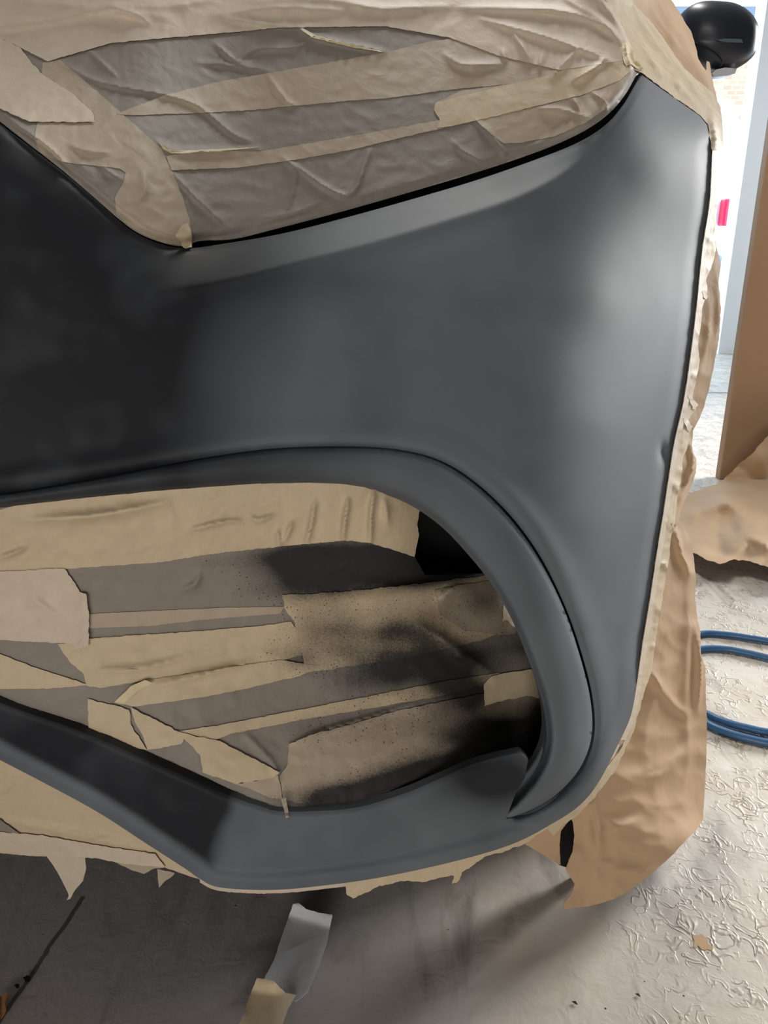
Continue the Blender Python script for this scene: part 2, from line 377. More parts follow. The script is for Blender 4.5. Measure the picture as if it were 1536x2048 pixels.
# black structure behind gaps and in the depth of the intake
def back_d(u, v):
    m = inside(u, v, HOLE); r = .03+.0*u
    di = dist(u, v, GROOVE)[0]; r = np.where(m, .035+.17*step(di, 10, 90), .03+.05*(1-step(dist(u, v, GAP)[0], 20, 60))); return D(u, v)+r+flange(u, v)
sheet('bumper_support', [(-420,60),(-60,160),(200,360),(360,450),(700,390),(1000,300),(1200,220),(1262,160),(1286,140),(1345,178),(1410,225),(1428,262),(1415,400),(1350,700),(1300,1000),(1240,1350),(1180,1500),(1040,1640),(760,1720),(460,1740),(200,1600),(0,1500),(-420,1290)], back_d, BLACK, car, sp_=22, thick=.004)

# ------------------------------------------------------------------ ridges of wrinkled tape
def ridged(base, ridges, wild=.0006, sc=.02, seed=1.0):
    def f(u, v):
        y = base(u, v)
        for pts, amp, wd in ridges:
            amp *= 1.7; wd *= .8; L = sm(pts, 4); d, a = dist(u, v, L); y = y-amp*np.exp(-(d/wd)**1.4)*np.sin(np.pi*np.clip(a*.94+.03, 0, 1))**.5
        P = np.stack([u, v], -1); n1 = nz(P, (sc, sc*1.6), seed); n2 = nz(P, (sc*2.7, sc*2.2), seed+5)
        y = y-wild*(1-2*np.abs(n1))*1.2-wild*.6*(1-2*np.abs(n2)); return y
    return f
HR = [([(120,125),(200,165),(330,190),(400,215),(460,265),(500,283)],.0042,6),([(175,100),(235,155)],.003,5),
 ([(600,57),(625,72),(700,90),(770,105)],.006,6),([(625,72),(590,95),(520,98),(475,118)],.004,6),([(430,88),(470,122),(495,126)],.004,5),
 ([(395,125),(470,132),(545,142)],.003,6),([(318,285),(350,303),(440,302),(520,298)],.004,7),([(345,345),(395,400),(450,450)],.0035,7),
 ([(565,315),(590,345),(580,410)],.0035,5),([(580,325),(660,380),(705,385),(740,300)],.0045,6),([(520,440),(590,425),(650,400)],.003,6),
 ([(535,150),(570,200),(590,210)],.003,6),([(140,290),(170,302),(215,305)],.003,6),([(20,245),(90,290),(150,350)],.0035,6),
 ([(200,330),(225,350),(245,358)],.0025,5),([(285,340),(290,380),(275,400)],.003,10),
 ([(918,16),(1114,22),(1211,54),(1250,87)],.008,10),([(961,38),(1097,76),(1190,109),(1244,133)],.007,8),([(1026,65),(1054,109),(1062,125)],.006,8),
 ([(890,109),(928,131),(1005,128)],.006,8),([(1157,98),(1124,131),(1103,158)],.006,8),([(1217,114),(1190,136),(1146,163)],.007,8),
 ([(1081,218),(1130,222),(1184,240)],.005,6),([(1184,185),(1205,200),(1212,218)],.006,5),([(1141,196),(1155,210),(1163,228)],.005,6),
 ([(950,239),(975,262),(988,277),(1010,310)],.005,5),([(907,283),(925,302),(961,321)],.004,5),([(1135,0),(1200,40),(1252,100)],.007,8),
 ([(1185,-15),(1230,40),(1258,98)],.007,8),([(1240,0),(1255,50),(1262,90)],.007,6),([(1250,85),(1252,110),(1262,135)],.009,5),([(1265,95),(1275,120),(1290,145)],.008,5),
 ([(-100,60),(80,45),(200,22),(330,32)],.006,18),([(430,30),(560,16),(700,22)],.006,16),([(450,38),(560,52),(640,50)],.003,8),([(500,5),(620,-5),(760,15)],.005,12),([(40,5),(180,12),(330,10),(420,0)],.005,14),([(700,10),(760,18),(900,12)],.006,12),
 ([(215,10),(280,35),(300,50)],.003,8),([(1005,100),(1010,125)],.005,5),([(1085,105),(1078,140)],.004,6)]
Hbase = ridged(lambda u, v: D(u, v)-.002, HR, .0009, .018, 2.0)
MSK_SP = 5
hm = thing('headlight_masking', 'layered translucent masking tape covering the headlight above the dark bumper', 'masking tape', (.0, .84, .9))
HL = sm([(-500,-140),(-300,15),(-150,125),(-60,196),(0,243),(60,290),(130,345),(200,405),(240,440),(280,468),(330,487),(370,492),(400,482),(470,477),(560,455),(700,418),(850,375),(960,342),(1050,312),(1120,285),(1180,255),(1220,225),(1250,190),(1270,155),(1281,138)])
def h_roll(u, v):
    d, _ = dist(u, v, HL); return Hbase(u, v)+flange(u, v)+.010*(1-step(d, 0, 18))
def strip(name, poly, lift, mat, parent, base, label=None, jit=1.2, seed=1., sp_=MSK_SP, attrs=None, thick=.0003):
    o = sheet(name, poly, base, mat, parent, sp_=sp_, lift=lift, jit=jit, seed=seed, attrs=attrs, thick=thick)
    if label: o['label'] = label
    return o
sheet('base_tape', HL+[(1262,100),(1240,40),(1200,-60),(-500,-200)], h_roll, GREYT, hm, sp_=MSK_SP, thick=.0005)
strip('tape_strip', sm([(75,245),(70,275),(80,302),(100,316)],4)+[(135,325),(240,337),(252,345),(248,362),(230,395),(232,425),(248,443),(285,468),(330,486),(372,492),(384,491),(384,470),(380,440),(365,392),(342,335),(322,296),(220,205),(120,120),(85,125)], .0008, MIDT, hm, h_roll, 'tan tape over the inner corner of the headlight', seed=2)
strip('tape_strip', [(232,228),(330,190),(430,165),(600,135),(770,105),(863,82),(1000,66),(1130,80),(1240,130),(1230,170),(1200,165),(1080,163),(918,177),(770,197),(700,201),(500,220),(400,226),(268,230)], .0012, MIDT, hm, h_roll, seed=3)
strip('tape_strip', [(868,218),(872,205),(920,182),(1080,160),(1200,120),(1262,95),(1268,136),(1240,160),(1163,190),(1026,223),(863,261),(700,300),(600,318),(480,335),(343,340),(332,312),(400,303),(520,303),(640,283),(760,262),(880,240),(874,230)], .0017, MIDT, hm, h_roll, 'long tan tape strip crossing the headlight to its tip', seed=4)
strip('tape_strip', [(868,218),(872,205),(980,178),(1100,150),(1200,110),(1255,92),(1268,136),(1240,160),(1163,190),(1026,223),(905,252),(874,255),(880,240)], .0022, CREAM, hm, h_roll, seed=5)
strip('tape_strip', [(950,238),(1060,216),(1163,192),(1210,172),(1255,150),(1240,182),(1210,218),(1170,246),(1110,272),(1050,284),(1008,287),(985,270),(968,255)], .0012, MIDT, hm, h_roll, seed=6)
strip('tape_strip', [(95,122),(225,85),(400,70),(560,55),(770,52),(900,75),(1000,112),(1120,140),(1252,120),(1262,90),(1240,40),(1200,-60),(900,-110),(-500,-200),(-500,100),(0,75)], .0030, PALE, hm, h_roll, 'wide pale tape sheet along the bonnet edge', seed=7)
strip('tape_strip', [(-500,-60),(-200,60),(0,75),(40,95),(60,120),(80,145),(150,190),(185,225),(191,244),(60,243),(-60,190),(-300,10)], .0038, PALE, hm, h_roll, 'pale torn tape end at the left of the headlight', jit=2.5, seed=8)
strip('tape_strip', sm([(318,284),(345,300),(430,298),(520,294)],4)+[(420,304),(345,307),(326,298)], .0010, YEL, hm, h_roll, 'folded yellowish tape edge', seed=9, sp_=5)
strip('tape_strip', [(598,57),(606,56),(632,71),(700,88),(768,104),(700,94),(628,76)], .0026, YEL, hm, h_roll, 'folded yellowish tape edge', seed=10, sp_=5)
strip('tape_strip', [(1242,88),(1256,84),(1268,100),(1272,120),(1290,140),(1282,142),(1262,128),(1252,132),(1246,118)], .0085, YEL, hm, h_roll, 'pinched yellow tape at the tip of the headlight', seed=11, sp_=4)
# torn crumb at the headlight's lower corner
strip('tape_scrap', [(352,472),(362,452),(376,446),(384,470),(384,494),(368,495),(362,484)], .007, CREAM, hm, h_roll, jit=3, seed=12, sp_=4)

# ------------------------------------------------------------------ intake masking
R = RBF([(-500,1050,.02),(-500,1200,.05),(0,1040,.018),(0,1140,.03),(0,1280,.032),(0,1385,.016),(300,1000,.018),(300,1250,.045),(300,1510,.016),(600,990,.02),(600,1080,.035),(600,1300,.06),
 (600,1605,.012),(450,1540,.02),(780,1000,.028),(830,1110,.06),(960,1130,.14),(830,1250,.075),(800,1440,.06),(800,1575,.018),(980,1250,.12),(1080,1330,.13),(1000,1420,.11),(1080,1460,.12),(950,1510,.05),(1040,1490,.10)])
IR = [([(555,1060),(558,1094)],.004,4),([(585,1045),(572,1075),(563,1085)],.004,5),([(630,1005),(622,1050),(612,1088)],.005,5),([(697,1000),(690,1040),(685,1082)],.006,4),
 ([(748,985),(742,1030),(740,1085)],.006,5),([(770,1000),(775,1050)],.004,8),([(365,1180),(390,1168),(400,1150)],.004,7),([(60,1040),(200,1030),(330,1005)],.005,14),([(380,1060),(440,1045),(480,1040)],.004,6),
 ([(500,1035),(520,1040),(545,1030)],.004,5),([(0,1115),(30,1105),(50,1095)],.004,6),([(310,1372),(400,1350),(500,1325)],.004,8),([(200,1340),(290,1335),(380,1310)],.003,6),
 ([(700,1185),(830,1170),(985,1145)],.006,10),([(835,1250),(900,1290),(985,1350)],.006,14),([(880,1200),(900,1180),(930,1170)],.008,10),([(910,1310),(930,1320)],.004,4),
 ([(580,1490),(640,1465),(760,1430),(830,1405)],.004,6),([(885,1270),(890,1290)],.004,3),([(490,1468),(540,1520),(560,1560)],.002,3),([(1010,1190),(1040,1230),(1030,1250)],.01,12),([(60,1190),(110,1230)],.002,3)]
IR = [(p, a*1.3, max(w_, 6)) for p, a, w_ in IR]
Ibase = ridged(lambda u, v: D(u, v)+np.maximum(R(u, v), .010), IR, .0008, .015, 8.0)
def i_roll(u, v):
    d, _ = dist(u, v, LOWTOP); return Ibase(u, v)+.006*(1-step(d, 0, 12))*(u < 1030)
SB = [(690,1120,130,42,1.15),(870,1130,120,40,1.5),(560,1110,80,28,.55),(640,1165,120,30,.55),(640,1240,70,70,.38),(820,1265,90,60,.62),(900,1340,80,60,.9),(760,1350,90,40,.6),
 (960,1390,60,30,.6),(1040,1500,120,50,1.5),(880,1545,130,32,1.2),(680,1595,110,32,1.0),(980,1190,60,50,.45),(600,1320,50,30,.25),(545,1300,60,20,.16),(430,1125,50,14,.2),(940,1450,120,40,.5),(1060,1560,80,60,1.2),(700,1290,80,50,.32),(700,1450,130,40,.25),(1040,1290,70,60,.5),(1090,1400,40,60,.6)]
def spray(u, v):
    s = np.zeros(len(u)); P = np.stack([u, v], -1)
    for x, y, a, b, k in SB:
        du = u-x; dv = (v-y)+du*.12; s += k*np.exp(-(du/a)**2-(dv/b)**2)
    s *= 1+.3*nz(P, (.015, .03), 4); return np.clip(s*1.3, 0, 1.4)
SA = {'spray': spray}
im = thing('intake_masking', 'patchwork of paper and tape strips with black overspray filling the bumper air intake', 'masking tape', (0, .68, .45))
BB = [(p[0]+0, p[1]-8) for p in BIN]
base_poly = [p for p in BB if p[0] < 815 and p[1] < 1015]+[(838,1020),(834,1060),(830,1115),(850,1150),(985,1146),(1012,1180)]+[(1060,1290),(1085,1360),(1100,1430),(1100,1490),(1060,1500)]+[(p[0], p[1]+5) for p in LOWTOP[::-1]]
sheet('masking_paper', base_poly, i_roll, GREYT, im, sp_=6, thick=.0005, attrs=SA)
def istrip(poly, lift, mat, label=None, jit=1.5, seed=1., name='tape_strip', sp_=7):
    k = .12 if seed in (21, 36, 38) else 1.0
    if seed == 21: sp_ = 4.5
    return strip(name, poly, lift, mat, im, i_roll, label, jit, seed, sp_, {'spray': lambda u, v: spray(u, v)*k})
istrip([p for p in BB if p[0] < 825 and p[1] < 1010][::-1][::-1]+[(842,1012),(834,1045),(838,1070),(829,1114),(800,1104),(740,1086),(690,1081),(560,1093),(420,1108),(325,1124),(200,1133),(125,1138),(0,1145),(-500,1180)], .0012, CREAM, 'wide cream tape along the upper edge of the intake', 1.5, 21)
istrip([(-500,1178),(0,1143),(128,1137),(142,1155),(160,1185),(174,1190),(178,1230),(176,1292),(150,1298),(148,1288),(60,1283),(0,1280),(-500,1262)], .0026, PALE, 'pale torn tape patch at the left of the intake', 2.5, 22)
istrip([(160,1184),(172,1188),(178,1230),(177,1292),(150,1298),(163,1280),(166,1230)], .0050, PALE, 'curled pale tape edge', 1.5, 23, sp_=4)
istrip([(178,1228),(430,1216),(570,1213),(560,1227),(400,1240),(300,1252),(178,1256)], .0010, MIDT, None, 1, 24)
istrip([(115,1288),(140,1285),(178,1277),(400,1262),(520,1252),(582,1243),(600,1270),(605,1310),(560,1322),(390,1345),(200,1376),(175,1372),(165,1345),(140,1325)], .0016, CREAM, None, 1.5, 25)
istrip([(565,1190),(700,1183),(860,1165),(985,1150),(1012,1178),(1040,1250),(960,1282),(880,1300),(800,1318),(700,1332),(615,1345),(602,1300),(590,1245),(568,1215)], .0022, CREAM, 'cream tape patch speckled with black overspray', 3, 26)
istrip([(232,1406),(262,1372),(285,1362),(390,1345),(560,1320),(640,1332),(600,1352),(480,1380),(400,1395),(270,1413)], .0026, CREAM, None, 1.5, 27)
istrip([(228,1405),(262,1372),(290,1360),(305,1366),(278,1380),(248,1406)], .0075, YEL, 'folded tape corner', .6, 28, sp_=4)
istrip([(352,1463),(440,1450),(700,1400),(770,1386),(890,1362),(1000,1345),(1000,1362),(880,1392),(770,1412),(600,1440),(460,1468),(430,1480)], .0014, CREAM, None, 1.5, 29)
istrip([(175,1398),(235,1412),(258,1420),(262,1450),(280,1478),(295,1500),(240,1495),(178,1472)], .0018, CREAM, None, 2.5, 30)
istrip([(262,1415),(355,1462),(368,1478),(362,1488),(295,1500),(285,1470),(270,1445)], .0024, CREAM, None, 2.5, 31)
istrip([(352,1463),(440,1482),(560,1545),(545,1556),(470,1568),(440,1556),(405,1545),(400,1510),(375,1484)], .0026, CREAM, 'ragged cream tape piece near the lower edge', 2.5, 32)
istrip([(578,1488),(620,1470),(700,1450),(800,1420),(960,1388),(1045,1380),(1095,1405),(1095,1440),(1000,1490),(870,1548),(700,1600),(600,1606),(566,1598),(560,1552),(575,1530)], .0018, MIDT, 'wide tan tape dusted black along the lower edge', 2, 33)
istrip([(556,1550),(566,1598),(540,1596),(500,1578),(470,1568),(520,1560)], .0012, MIDT, None, 2, 34)
istrip([(-500,1150),(-200,1240),(0,1308),(70,1335),(178,1370),(100,1377),(0,1378),(-500,1230)], .0016, CREAM, None, 1.5, 35)
istrip([(985,1352),(1010,1346),(1062,1338),(1094,1380),(1098,1402),(1060,1392),(1010,1400),(970,1412),(968,1370)], .0030, CREAM, 'cream tape pieces in the depth of the intake', 2, 36)
istrip([(870,1180),(930,1168),(990,1160),(1020,1200),(1045,1265),(1000,1270),(930,1262),(880,1230)], .0040, MIDT, None, 2, 37)
istrip([(1008,1208),(1018,1204),(1032,1222),(1042,1250),(1030,1254),(1014,1240),(1006,1242)], .0150, PALE, 'small crumpled tape tab at the side of the intake', 2, 38, 'tape_tab', 4)
istrip([(562,1598),(572,1596),(576,1618),(578,1634),(572,1636),(568,1620)], .012, PALE, 'thread of torn tape hanging over the lower edge', .5, 39, 'tape_thread', 3)

# ------------------------------------------------------------------ wheel-arch and bonnet-edge tape
AR = [([(1245,-20),(1290,30),(1330,90),(1370,150),(1400,190)],.006,9),([(1265,0),(1300,70),(1345,130)],.006,8),([(1300,120),(1350,165),(1405,225)],.004,5),([(1290,95),(1320,150),(1340,165)],.005,6),
 ([(1330,130),(1350,145),(1370,150)],.005,6),([(1350,150),(1362,175)],.005,5),([(1421,230),(1430,270),(1432,310)],.006,5)]
_LE = [(1424,300),(1405,500),(1383,700),(1350,880),(1328,1020),(1300,1200),(1275,1360)]
for k in range(34):
    y = 400+k*27+random.uniform(-9, 9); x = float(np.interp(y, [p[1] for p in _LE], [p[0] for p in _LE]))+random.uniform(8, 16)
    AR.append(([(x, y), (x+random.uniform(8, 14), y+random.uniform(-22, 22)), (x+random.uniform(16, 24), y+random.uniform(-26, 30))], random.uniform(.002, .006), random.uniform(3.5, 6)))
Abase = ridged(lambda u, v: D(u, v)+.005, AR, .0012, .035, 5.)
LE = sm([(1424,300),(1419,400),(1404,500),(1394,600),(1382,700),(1367,800),(1349,880),(1339,940),(1327,1020),(1314,1100),(1299,1200),(1284,1290),(1274,1360),(1261,1430),(1240,1480)])
def arch_d(u, v):
    d, _ = dist(u, v, LE); return Abase(u, v)+.0006*np.clip(d, 0, 60)*(v > 240)
am = thing('arch_edge_tape', 'wrinkled cream masking tape running down the wheel arch edge beside the bumper', 'masking tape', (.4, 1.0, .3))
def ctape(*a, **k): return strip(*a, **k)
ROUT = [(1440,215),(1446,262),(1447,310),(1449,340),(1440,362),(1446,375),(1436,398),(1432,440),(1428,470),(1432,500),(1424,530),(1412,560),(1415,585),(1404,620),(1402,650),(1396,690),(1400,720),(1392,760),(1385,795),(1392,815),(1376,840),(1380,880),(1366,915),(1362,960),(1354,1000),(1350,1045),(1342,1075),(1340,1110),(1332,1150),(1325,1200),(1316,1250),(1310,1295),(1304,1340),(1290,1380),(1276,1430),(1268,1462),(1250,1500),(1238,1520)]
ctape('tape_strip', LE+[(1215,1530)]+ROUT[::-1]+[(1428,230),(1416,248)], .0015, CREAM, am, arch_d, None, 1.6, 41, 6)
ctape('tape_strip', [(p[0]+1, p[1]) for p in LE]+[(p[0]+11, p[1]) for p in LE[::-1]], .0048, PALE, am, arch_d, 'smooth inner fold of the arch tape', .3, 42, 5)
ctape('tape_strip', [(1262,100),(1270,140),(1285,146),(1340,188),(1400,230),(1416,248),(1424,300),(1440,300),(1446,262),(1442,215),(1426,185),(1392,159),(1363,129),(1329,80),(1307,49),(1272,12),(1235,-60),(1140,-90),(1190,-30),(1240,40)], .0040, CREAM, am, Abase, 'wide tape band between headlight tip and wheel arch', 1.6, 43, 6)
for i, (x, y, s) in enumerate([(1386,806,13),(1376,850,12),(1410,590,7),(1350,1052,6)]):
    ctape('tape_scrap', [(x-s*.8, y-s*1.1), (x-s*.3, y-s*1.3), (x+s*.3, y-s*.3), (x+s*.8, y+s*.2), (x+s*.4, y+s*1.2), (x-s*.1, y+s*.9), (x-s*.4, y)], .006, PALE, am, arch_d, None, 4, 50+i, 4)

# thin tape line and flaps under the bumper
lm = thing('lower_edge_tape', 'cream masking tape line with ragged flaps along the bottom lip of the bumper', 'masking tape', (.1, .63, .2))
def low_d(u, v): return ridged(lambda a, b: D(a, b)+.006, [], .0008, .03, 3.)(u, v)
RB2 = [p for p in RB if p[1] > 1440 and p[0] > 395]
ctape('tape_strip', [(p[0]-2, p[1]-6) for p in RB2]+[(p[0]+(3 if p[0] > 1000 else 0), p[1]+(7 if p[0] < 1000 else 3)) for p in RB2[::-1]], -.002, PALE, lm, low_d, None, 1.2, 61, 5)
ctape('tape_flap', [(690,1766),(780,1750),(900,1722),(1020,1686),(1090,1655),(1062,1680),(1045,1690),(1010,1702),(968,1714),(950,1728),(928,1742),(912,1766),(904,1768),(908,1752),(880,1755),(850,1764),(800,1762),(765,1772),(745,1778),(722,1790),(706,1797),(694,1790)], .001, CREAM, lm, low_d, 'torn flap hanging below the middle of the lip', 3, 62, 5)
ctape('tape_flap', [(1092,1652),(1150,1610),(1205,1548),(1240,1500),(1258,1462),(1262,1475),(1240,1520),(1232,1540),(1200,1580),(1175,1610),(1148,1636),(1126,1650),(1114,1664),(1108,1672),(1100,1664)], .0, CREAM, lm, low_d, None, 3, 63, 5)
# masked lower grille, lower left
def gr_d(u, v): return ridged(lambda a, b: D(a, b)+.012, [([(0,1640),(90,1655),(300,1700)],.004,8),([(150,1565),(200,1600),(300,1640)],.004,20),([(20,1545),(25,1565),(0,1585)],.003,4)], .0008, .02, 6.)(u, v)
gm = thing('lower_grille_masking', 'cream masking tape sheet covering the lower grille at the lower left', 'masking tape', (-.2, .65, .3))
RBL = [(p[0], p[1]-4) for p in RB if p[0] < 430 and p[1] > 1200]
ctape('tape_strip', RBL+[(-500,1560),(-200,1640),(0,1706),(62,1712),(190,1715),(330,1735),(430,1770)], 0., CREAM, gm, gr_d, None, 1.5, 71, 7)
ctape('tape_strip', [(-500,1500),(-200,1600),(0,1664),(90,1672),(190,1690),(310,1708),(330,1735),(250,1728),(190,1716),(100,1712),(60,1712),(30,1705),(0,1703),(-300,1610)], .003, PALE, gm, gr_d, 'folded pale tape along the lower edge', 1.5, 72, 7)
ctape('tape_strip', [(0,1640),(40,1668),(0,1662),(-80,1640),(-80,1620)], .0036, GREYT, gm, gr_d, None, 1, 73, 7)
ctape('tape_flap', sm([(93,1712),(112,1740),(128,1770),(137,1790),(133,1800)],4)+[(140,1798),(150,1780),(166,1762),(172,1738),(170,1714)], -.003, PALE, gm, gr_d, 'pointed tape flap hanging from the lower grille', .8, 74, 5)
ctape('tape_flap', [(225,1722),(262,1740),(288,1748),(306,1738),(330,1735)], -.003, MIDT, gm, gr_d, None, 1, 75, 5)
ctape('tape_flap', [(314,1738),(318,1776),(328,1764),(345,1752),(350,1746)], -.003, MIDT, gm, gr_d, None, 1, 76, 5)

# ------------------------------------------------------------------ brown paper
FR = [([(1270,-30),(1330,60),(1400,160)],.01,12),([(1345,30),(1370,90),(1400,140),(1422,180)],.012,10),([(1300,-30),(1340,40),(1350,90)],.012,10)]
fd = ridged(lambda u, v: D(u, v)+.02, FR, .002, .015, 12.)
fp = tag(sheet('brown_paper_sheet', [(1215,-60),(1250,10),(1290,52),(1312,86),(1345,132),(1380,168),(1424,202),(1440,230),(1434,196),(1427,170),(1423,150),(1419,124),(1414,122),(1413,142),(1404,130),(1397,118),(1392,95),(1382,62),(1372,48),(1362,30),(1352,14),(1343,0),(1310,-60)], fd, BROWN, sp_=7, thick=.0006, jit=1.2),
  'brown paper covering the bonnet and wing beside the door mirror', 'masking paper')
P1 = RBF([(1440,560,1.12),(1395,760,1.06),(1340,1000,.98),(1380,1000,1.04),(1300,1250,.90),(1395,1200,1.02),(1260,1450,.85),(1412,1450,.99),(1150,1640,.79),(1405,1640,.92),(1130,1815,.762),(1220,1800,.775),(1300,1750,.80),(1380,1670,.865),(1200,1600,.80),(1300,1500,.875)])
PR = [([(1370,1060),(1378,1200),(1372,1400),(1377,1500),(1365,1600)],.006,14),([(1390,1250),(1400,1330),(1395,1420)],.012,9),([(1377,1500),(1340,1520),(1250,1560),(1190,1600)],.005,34),
 ([(1290,1330),(1340,1400),(1372,1430)],.008,10),([(1370,1500),(1330,1545),(1290,1555)],.005,12),([(1275,1640),(1240,1655),(1200,1665)],.004,14),([(1180,1600),(1190,1650),(1200,1700)],.006,14),
 ([(1350,1060),(1362,1110),(1380,1150)],.012,7),([(1420,600),(1415,680),(1400,740)],.003,9),([(1435,560),(1438,640),(1425,700)],.003,8),([(1375,880),(1385,930),(1360,1000)],.008,6),([(1340,1330),(1300,1420),(1290,1500)],.008,26)]
pd = ridged(P1, PR, .0045, .009, 14.)
HP = [(1442,530),(1437,560),(1442,620),(1438,680),(1428,730),(1420,770),(1408,815),(1400,835),(1386,862),(1384,890),(1386,905),(1393,920),(1392,945),(1380,978),(1362,1020),(1358,1040),(1372,1060),(1380,1075),(1384,1090),(1388,1120),(1392,1160),(1390,1195),(1395,1240),(1401,1262),(1402,1310),(1411,1335),(1412,1400),(1414,1440),(1413,1500),(1411,1560),(1408,1610),(1406,1640),(1392,1662),(1380,1672),(1345,1710),(1310,1742),(1280,1766),(1245,1790),(1220,1801),(1180,1812),(1128,1818),(1127,1808),(1137,1795),(1146,1782),(1149,1768),(1142,1756),(1132,1738),(1138,1720),(1146,1700),(1149,1670),(1146,1645),(1140,1632),(1150,1600),(1200,1540),(1240,1480),(1262,1400),(1285,1270),(1305,1130),(1330,980),(1350,880),(1375,780),(1395,620),(1405,520),(1420,440)]
hp = tag(sheet('brown_paper_sheet', HP, pd, BROWN, sp_=5.5, thick=.0006, jit=1.0, seed=3),
  'long creased brown paper sheet hanging over the front wheel down to the floor', 'masking paper')
lp = tag(sheet('brown_paper_sheet', [(1030,1670),(1100,1640),(1140,1610),(1135,1645),(1122,1662),(1119,1690),(1121,1730),(1090,1712),(1060,1694),(1040,1684)], lambda u, v: D(u, v)+.045+.0003*(v-1640), BROWN, sp_=8, thick=.0006, jit=.8, seed=5),
  'small brown paper piece left of the torn slit under the bumper', 'masking paper')

# ------------------------------------------------------------------ rest of the car behind the masking
def loft(name, secs, mat, parent):
    V = []; F = []; K = 28
    for (y, x0, x1, z0, z1) in secs:
        for k in range(K):
            a = 2*math.pi*k/K; ca, sa = math.cos(a), math.sin(a); e = .45
            V.append(((x0+x1)/2+(x1-x0)/2*math.copysign(abs(ca)**e, ca), y, (z0+z1)/2+(z1-z0)/2*math.copysign(abs(sa)**e, sa)))
    for i in range(len(secs)-1):
        for k in range(K):
            k2 = (k+1) % K; F.append((i*K+k, i*K+k2, (i+1)*K+k2, (i+1)*K+k))
    F += [tuple(range(K))[::-1], tuple((len(secs)-1)*K+k for k in range(K))]
    me = bpy.data.meshes.new(name); me.from_pydata(V, [], F); me.update(); me.polygons.foreach_set('use_smooth', [True]*len(me.polygons))
    return finish(name, me, mat, parent)
loft('body', [(.95, -1.1, .12, .26, .80), (1.1, -1.2, .22, .24, .90), (1.4, -1.3, .30, .20, .98), (2.0, -1.36, .52, .03, 1.04), (2.7, -1.36, .54, .03, 1.45), (4.4, -1.36, .54, .03, 1.5), (5.2, -1.3, .45, .3, 1.1)], RUB, car)  # lower edge shaped down to the floor to block light under the car
sheet('slit_shade_sheet', [(1060,1650),(1110,1610),(1172,1590),(1180,1700),(1172,1790),(1152,1800),(1146,1780),(1150,1760),(1136,1736),(1118,1730)], lambda u, v: D(u, v)*0+.835, BLACK, car, sp_=10, thick=.004)  # added black sheet standing in for the deep shade behind the torn slit
# underside shield closes the bottom of the engine bay
box('underbody', -1.2, .25, .78, 1.3, .215, .24, RUB, car)
def wheel(x, y):
    bm = bmesh.new(); prof = [(.19, -.08), (.24, -.10), (.31, -.095), (.33, -.06), (.33, .06), (.31, .095), (.24, .10), (.19, .08)]; K = 40; rings = []
    for k in range(K):
        a = 2*math.pi*k/K; rings.append([bm.verts.new((x+w_, y+r*math.cos(a), .33+r*math.sin(a))) for r, w_ in prof])
    for k in range(K):
        for j in range(len(prof)):
            j2 = (j+1) % len(prof); bm.faces.new((rings[k][j], rings[k][j2], rings[(k+1) % K][j2], rings[(k+1) % K][j]))
    t = bm_obj('tyre', bm, RUB, car, True)
    bm = bmesh.new(); bmesh.ops.create_cone(bm, cap_ends=True, segments=32, radius1=.20, radius2=.20, depth=.13)
    for q in bm.verts: q.co = Vector((x+q.co.z, y+q.co.x, .33+q.co.y))
    bm_obj('wheel_rim', bm, plain('dull_alloy', (.2, .2, .2), .4, .5, .7), car)
wheel(.28, 1.44)
box('light_blocker', -.9, .38, .99, 1.10, .02, .6, BLACK, car, .01)  # unseen box added only to block light through the wheel well
# door mirror
mc = at(1430, 80, 1.9)
def mirror_shell():
    bm = bmesh.new(); bmesh.ops.create_uvsphere(bm, u_segments=48, v_segments=32, radius=1)
    for q in bm.verts:
        x, y, z = q.co; f = lambda t, e: math.copysign(abs(t)**e, t)
        X = f(x, .72)*.083; Y = f(y, .7)*.07; Z = f(z, .70)*.064
        Z *= 1-.10*max(x, 0); Z += .012*(x-.2)*-1
        if z < -.3: X *= 1-.18*(-z-.3)/.7
        if z > 0 and x > .0: X *= 1-.16*z*z
        # swage line
        d = abs(Z+.002-.004*x); Y -= -.004*math.exp(-(d/.004)**2)*(1 if y < 0 else 0)
        q.co = Vector((mc[0]+X, mc[1]+Y, mc[2]+Z))
    return bm
GLOSS = N('black_mirror_gloss').set((.02, .024, .036), .38, .5).m
mo = bm_obj('door_mirror', mirror_shell(), GLOSS, car, True)
def child(name, poly, Y, mat, th, par, f=None):
    o = sheet(name, poly, f or (lambda u, v: np.full(len(u), Y)), mat, None, sp_=5, thick=th); o.parent = par
    o.matrix_parent_inverse = par.matrix_world.inverted() if False else o.matrix_parent_inverse
    o.data.transform(__import__('mathutils').Matrix.Translation(-car.location)); return o
my = float(mc[1])-.07
def mfront(u, v): 
    e = np.clip(((u-1432)/88)**2, 0, .95); return my+.012+.07*(1-np.sqrt(1-e))*.75
child('indicator_lens', [(1434,80),(1450,77),(1480,78),(1508,81),(1508,86),(1480,85),(1450,83)], 0, plain('clear_indicator', (.12, .17, .22), .3), .006, mo, lambda u, v: mfront(u, v)-.020)
child('puddle_lamp', [(1424,146),(1432,139),(1450,135),(1474,137),(1470,147),(1455,151),(1428,154)], 0, plain('silver_lens', (.75, .77, .82), .2), .03, mo, lambda u, v: mfront(u, v)+.012)
gl = sm([(1392,86),(1412,95),(1432,108),(1444,122),(1440,134)])
gp = [at(u, v, float(mfront(np.array([u]), None)[0])-.008) for u, v in gl]
g_ = tube('seam', gp, .0012, BLACK, None, 8); g_.parent = mo; g_.data.transform(__import__('mathutils').Matrix.Translation(-car.location))
